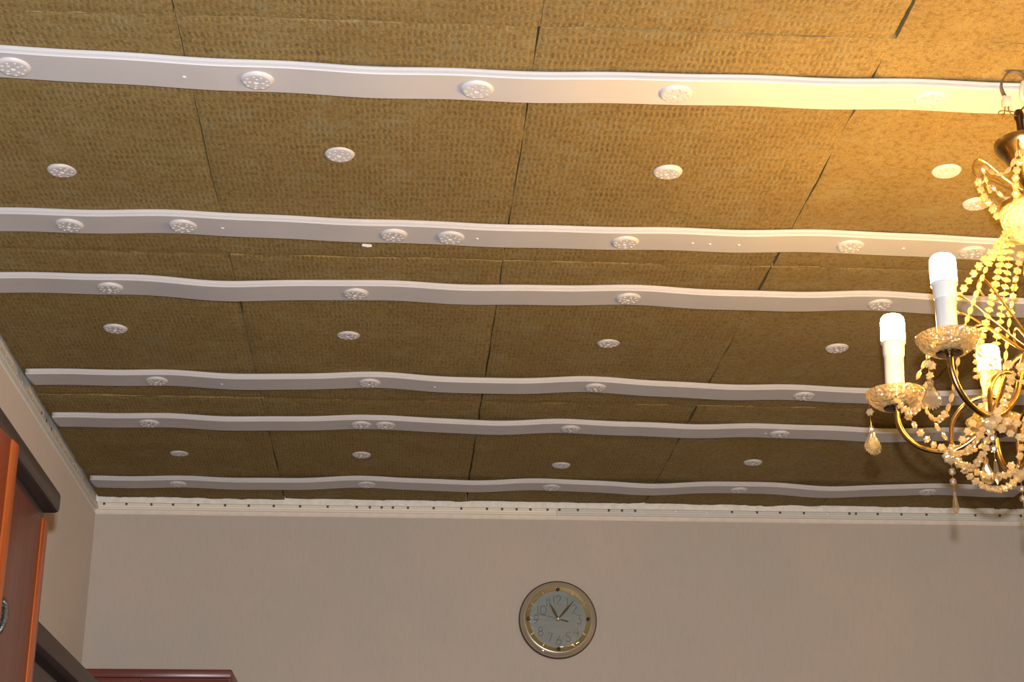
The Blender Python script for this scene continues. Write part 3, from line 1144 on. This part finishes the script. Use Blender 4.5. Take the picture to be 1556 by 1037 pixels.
arm_rz = [(.267, .915), (.2655, .889), (.254, .863), (.231, .841), (.195, .829), (.165, .834), (.138, .850), (.108, .882), (.093, .914), (.080, .945), (.060, .972), (.036, .985), (.016, .985)]
scr_rz = [(.181, .836), (.1785, .860), (.174, .880), (.160, .900), (.142, .912), (.122, .917), (.102, .914), (.090, .902)]
angs = [A0 + 60 * k for k in range(6)]
for al in angs:
    ar = MB().tube(smooth_pts([lp(r, al, z) for r, z in arm_rz], 6), .0052 * KS, 10)
    ar = ar.build('arm', 'brass', ch, 60)
    MB().tube(smooth_pts([lp(r, al, z) for r, z in scr_rz], 6), .0042 * KS, 8).build('scroll', 'brass', ar, 60)
    base = lp(.267, al, DZ)
    a = math.radians(al)
    lean = 0.055                              # candles lean a little towards the column
    inward = Vector((math.cos(a), -math.sin(a), 0))
    axis_dir = (Vector((0, 0, 1)) + inward * lean).normalized()
    q = axis_dir.to_track_quat('Z', 'Y')
    for nm, key, tilt in (('glass_dish', 'dish', 0), ('dish_holder', 'hold', 0), ('candle_sleeve', 'sleeve', 1), ('bulb_collar', 'collar', 1), ('bulb', 'bulb', 1)):
        o = link(nm, ME[key], ar, base)
        if tilt:
            o.rotation_mode = 'QUATERNION'
            o.rotation_quaternion = q
        if key == 'bulb':
            o['label'] = 'glowing warm white bulb'
    # pear drop on the outer rim of the dish
    ph_ = math.radians(al + (92 if al > 300 else -8))
    p0 = base + Vector((-.0455 * KS * math.cos(ph_), .0455 * KS * math.sin(ph_), 0))
    pd = MB().tube([p0, p0 + Vector((0, 0, -.060 * KS))], .0005, 5).build('pendant_thread', 'wire', ch)
    bead('flower', p0 + Vector((0, 0, -.024 * KS)), Vector((0, 0, -1)), pd, -inward)
    o = link('pear_pendant', ME['pear'], pd, p0 + Vector((0, 0, -.052 * KS)), (0, 0, random.uniform(-.5, .5)), 1.2)
    # rosette under the arm with beads and a spear drop
    c0 = lp(.184, al, .820)
    pd = MB().tube([c0 + Vector((0, 0, .008)), c0 + Vector((0, 0, -.062 * KS))], .0006, 5).build('pendant_thread', 'wire', ch)
    bead('rosette', c0, Vector((0, 0, -1)), pd, -inward)
    for dx in (-.012, .011, .002):
        bead('flower', c0 + Vector((dx, random.uniform(-.008, .008), .012 + abs(dx) * .3)), Vector((0, 0, -1)), pd, -inward)
    link('round_crystal', ME['round'], pd, c0 + Vector((0, 0, -.027 * KS)))
    link('round_crystal', ME['round'], pd, c0 + Vector((0, 0, -.0445 * KS)))
    link('spear_pendant', ME['spear'], pd, c0 + Vector((0, 0, -.062 * KS)))
    # strings from the bowl down to the dish
    strand([lp(.060, al, 1.196), lp(.100, al, 1.158), lp(.151, al, 1.092), lp(.194, al, 1.022), lp(.228, al, .965)],
           [(.44, 'flower', .0155), (.56, 'long', .0185)])
    # dense string from the bowl to the crown of the arms
    am = al + 30
    strand([lp(.050, am, 1.206), lp(.077, am, 1.118), lp(.103, am, 1.044), lp(.128, am, .972), lp(.135, am, .925)], [(1.0, 'disc', .0125)])
    # swags from dish to dish
    b = al + 60
    swag(lp(.262, al + 9, .922), lp(.262, b - 9, .922), .050, [(1.0, 'flower', .0175)])
    swag(lp(.225, al + 4, .930), lp(.225, b - 4, .930), .070, [(.42, 'long', .0195), (.16, 'flower', .014), (.42, 'long', .0195)])
    # double swags between the rosettes
    swag(lp(.184, al + 2, .826), lp(.184, b - 2, .826), .022, [(1.0, 'flower', .0150)])
    swag(lp(.176, al + 2, .812), lp(.176, b - 2, .812), .034, [(1.0, 'flower', .0150)])
    # short string inside, from the crown to the rosette
    strand([lp(.112, al, .922), lp(.135, al - 2, .880), lp(.165, al - 2, .838)], [(1.0, 'flower', .0165)])

# thin scroll wires of the middle crown
for k in range(12):
    al = 2 - 30 * k
    w = [lp(r, al, z) for r, z in [(.020, .975), (.050, .996), (.085, 1.030), (.118, 1.062), (.140, 1.080), (.156, 1.078), (.160, 1.062), (.150, 1.050)]]
    MB().tube(smooth_pts(w, 5), .0021 * KS, 6).build('scroll_wire', 'wire', ch, 60)
# wire crown above the bowl, carrying short garlands
for k in range(6):
    al = -2 + 60 * k
    w = [lp(r, al, z) for r, z in [(.012, 1.285), (.040, 1.305), (.066, 1.330), (.083, 1.342), (.094, 1.338), (.098, 1.322), (.092, 1.308)]]
    MB().tube(smooth_pts(w, 5), .0019 * KS, 6).build('scroll_wire', 'wire', ch, 60)
    strand([lp(.092, al, 1.304), lp(.082, al + 8, 1.282), lp(.068, al + 14, 1.258), lp(.056, al + 20, 1.236)], [(1.0, 'flower', .0135)])
    strand([lp(.080, al, 1.330), lp(.070, al + 15, 1.306), lp(.066, al + 30, 1.300), lp(.070, al + 45, 1.306), lp(.080, al + 60, 1.330)], [(1.0, 'long', .0175)])

lo = LOOSE['crystal'].build('crystal_beads', 'crystal', ch, 25)
lo['kind'] = 'stuff'

# ------------------------------------------------------------------ ceiling hook with its wiring
HK = Vector((AX, AY, 0))
hz = lambda z: CAM.z + z * KS
hx = lambda x: x * KS
hr = empty('ceiling_hook', (AX, AY, hz(1.40)))
tag(hr, 'dark steel ceiling hook loop with loose wiring above the chandelier', 'ceiling hook')
H0 = hr.location[:]
band = smooth_pts([(hx(1.073), AY, hz(1.466)), (hx(1.066), AY, hz(1.492)), (hx(1.076), AY, hz(1.516)), (hx(1.092), AY, hz(1.526)), (hx(1.112), AY, hz(1.516)), (hx(1.120), AY, hz(1.492)), (hx(1.114), AY, hz(1.466)), (hx(1.098), AY, hz(1.447))], 5)
vs, fs = [], []
for i, p in enumerate(band):
    t = band[min(i + 1, len(band) - 1)] - band[max(i - 1, 0)]
    nn = Vector((-t.z, 0, t.x)).normalized() * .0012
    for q in (p + nn + Vector((0, -.005, 0)), p + nn + Vector((0, .005, 0)), p - nn + Vector((0, .005, 0)), p - nn + Vector((0, -.005, 0))):
        vs.append(q)
n4 = len(band)
fs = [(i * 4 + k, i * 4 + (k + 1) % 4, (i + 1) * 4 + (k + 1) % 4, (i + 1) * 4 + k) for i in range(n4 - 1) for k in range(4)] + [(0, 1, 2, 3), tuple((n4 - 1) * 4 + k for k in (3, 2, 1, 0))]
wloc(MB().add(vs, fs), H0).build('hook_band', 'hook', hr, 40)
wloc(MB().tube([(hx(1.092), AY, hz(1.5245)), (hx(1.092), AY, CEIL + .03)], .0035, 8), H0).build('hook_shank', 'hook', hr, 40)
tb = MB().cbox(hx(1.064), hx(1.079), AY - .010, AY + .006, hz(1.452), hz(1.468), .002)
for k in range(3):
    tb.lathe([(.0032, 0), (.0032, .002), (.0001, .002)], 8, (hx(1.067 + .0045 * k), AY - .006, hz(1.468)))
wloc(tb, H0).build('terminal_block', 'cable_w', hr, 40)
w1 = smooth_pts([(hx(1.069), AY, hz(1.454)), (hx(1.066), AY - .003, hz(1.445)), (hx(1.064), AY - .004, hz(1.437)), (hx(1.058), AY - .004, hz(1.432)), (hx(1.053), AY - .004, hz(1.436)), (hx(1.058), AY - .004, hz(1.441)), (hx(1.072), AY - .004, hz(1.441)), (hx(1.086), AY - .002, hz(1.440)), (hx(1.096), AY, hz(1.434))], 5)
wloc(MB().tube(w1, .0011, 6), H0).build('wire', 'cable', hr, 60)
w2 = smooth_pts([(hx(1.075), AY, hz(1.454)), (hx(1.073), AY - .003, hz(1.445)), (hx(1.076), AY - .005, hz(1.435)), (hx(1.085), AY - .005, hz(1.431)), (hx(1.094), AY, hz(1.434))], 5)
wloc(MB().tube(w2, .0011, 6), H0).build('wire', 'cable', hr, 60)
w3 = smooth_pts([(hx(1.106), AY - .006, hz(1.500)), (hx(1.100), AY - .009, hz(1.485)), (hx(1.098), AY - .009, hz(1.468)), (hx(1.104), AY - .006, hz(1.462))], 5)
wloc(MB().tube(w3, .0045, 8), H0).build('wire', 'cable_w', hr, 60)
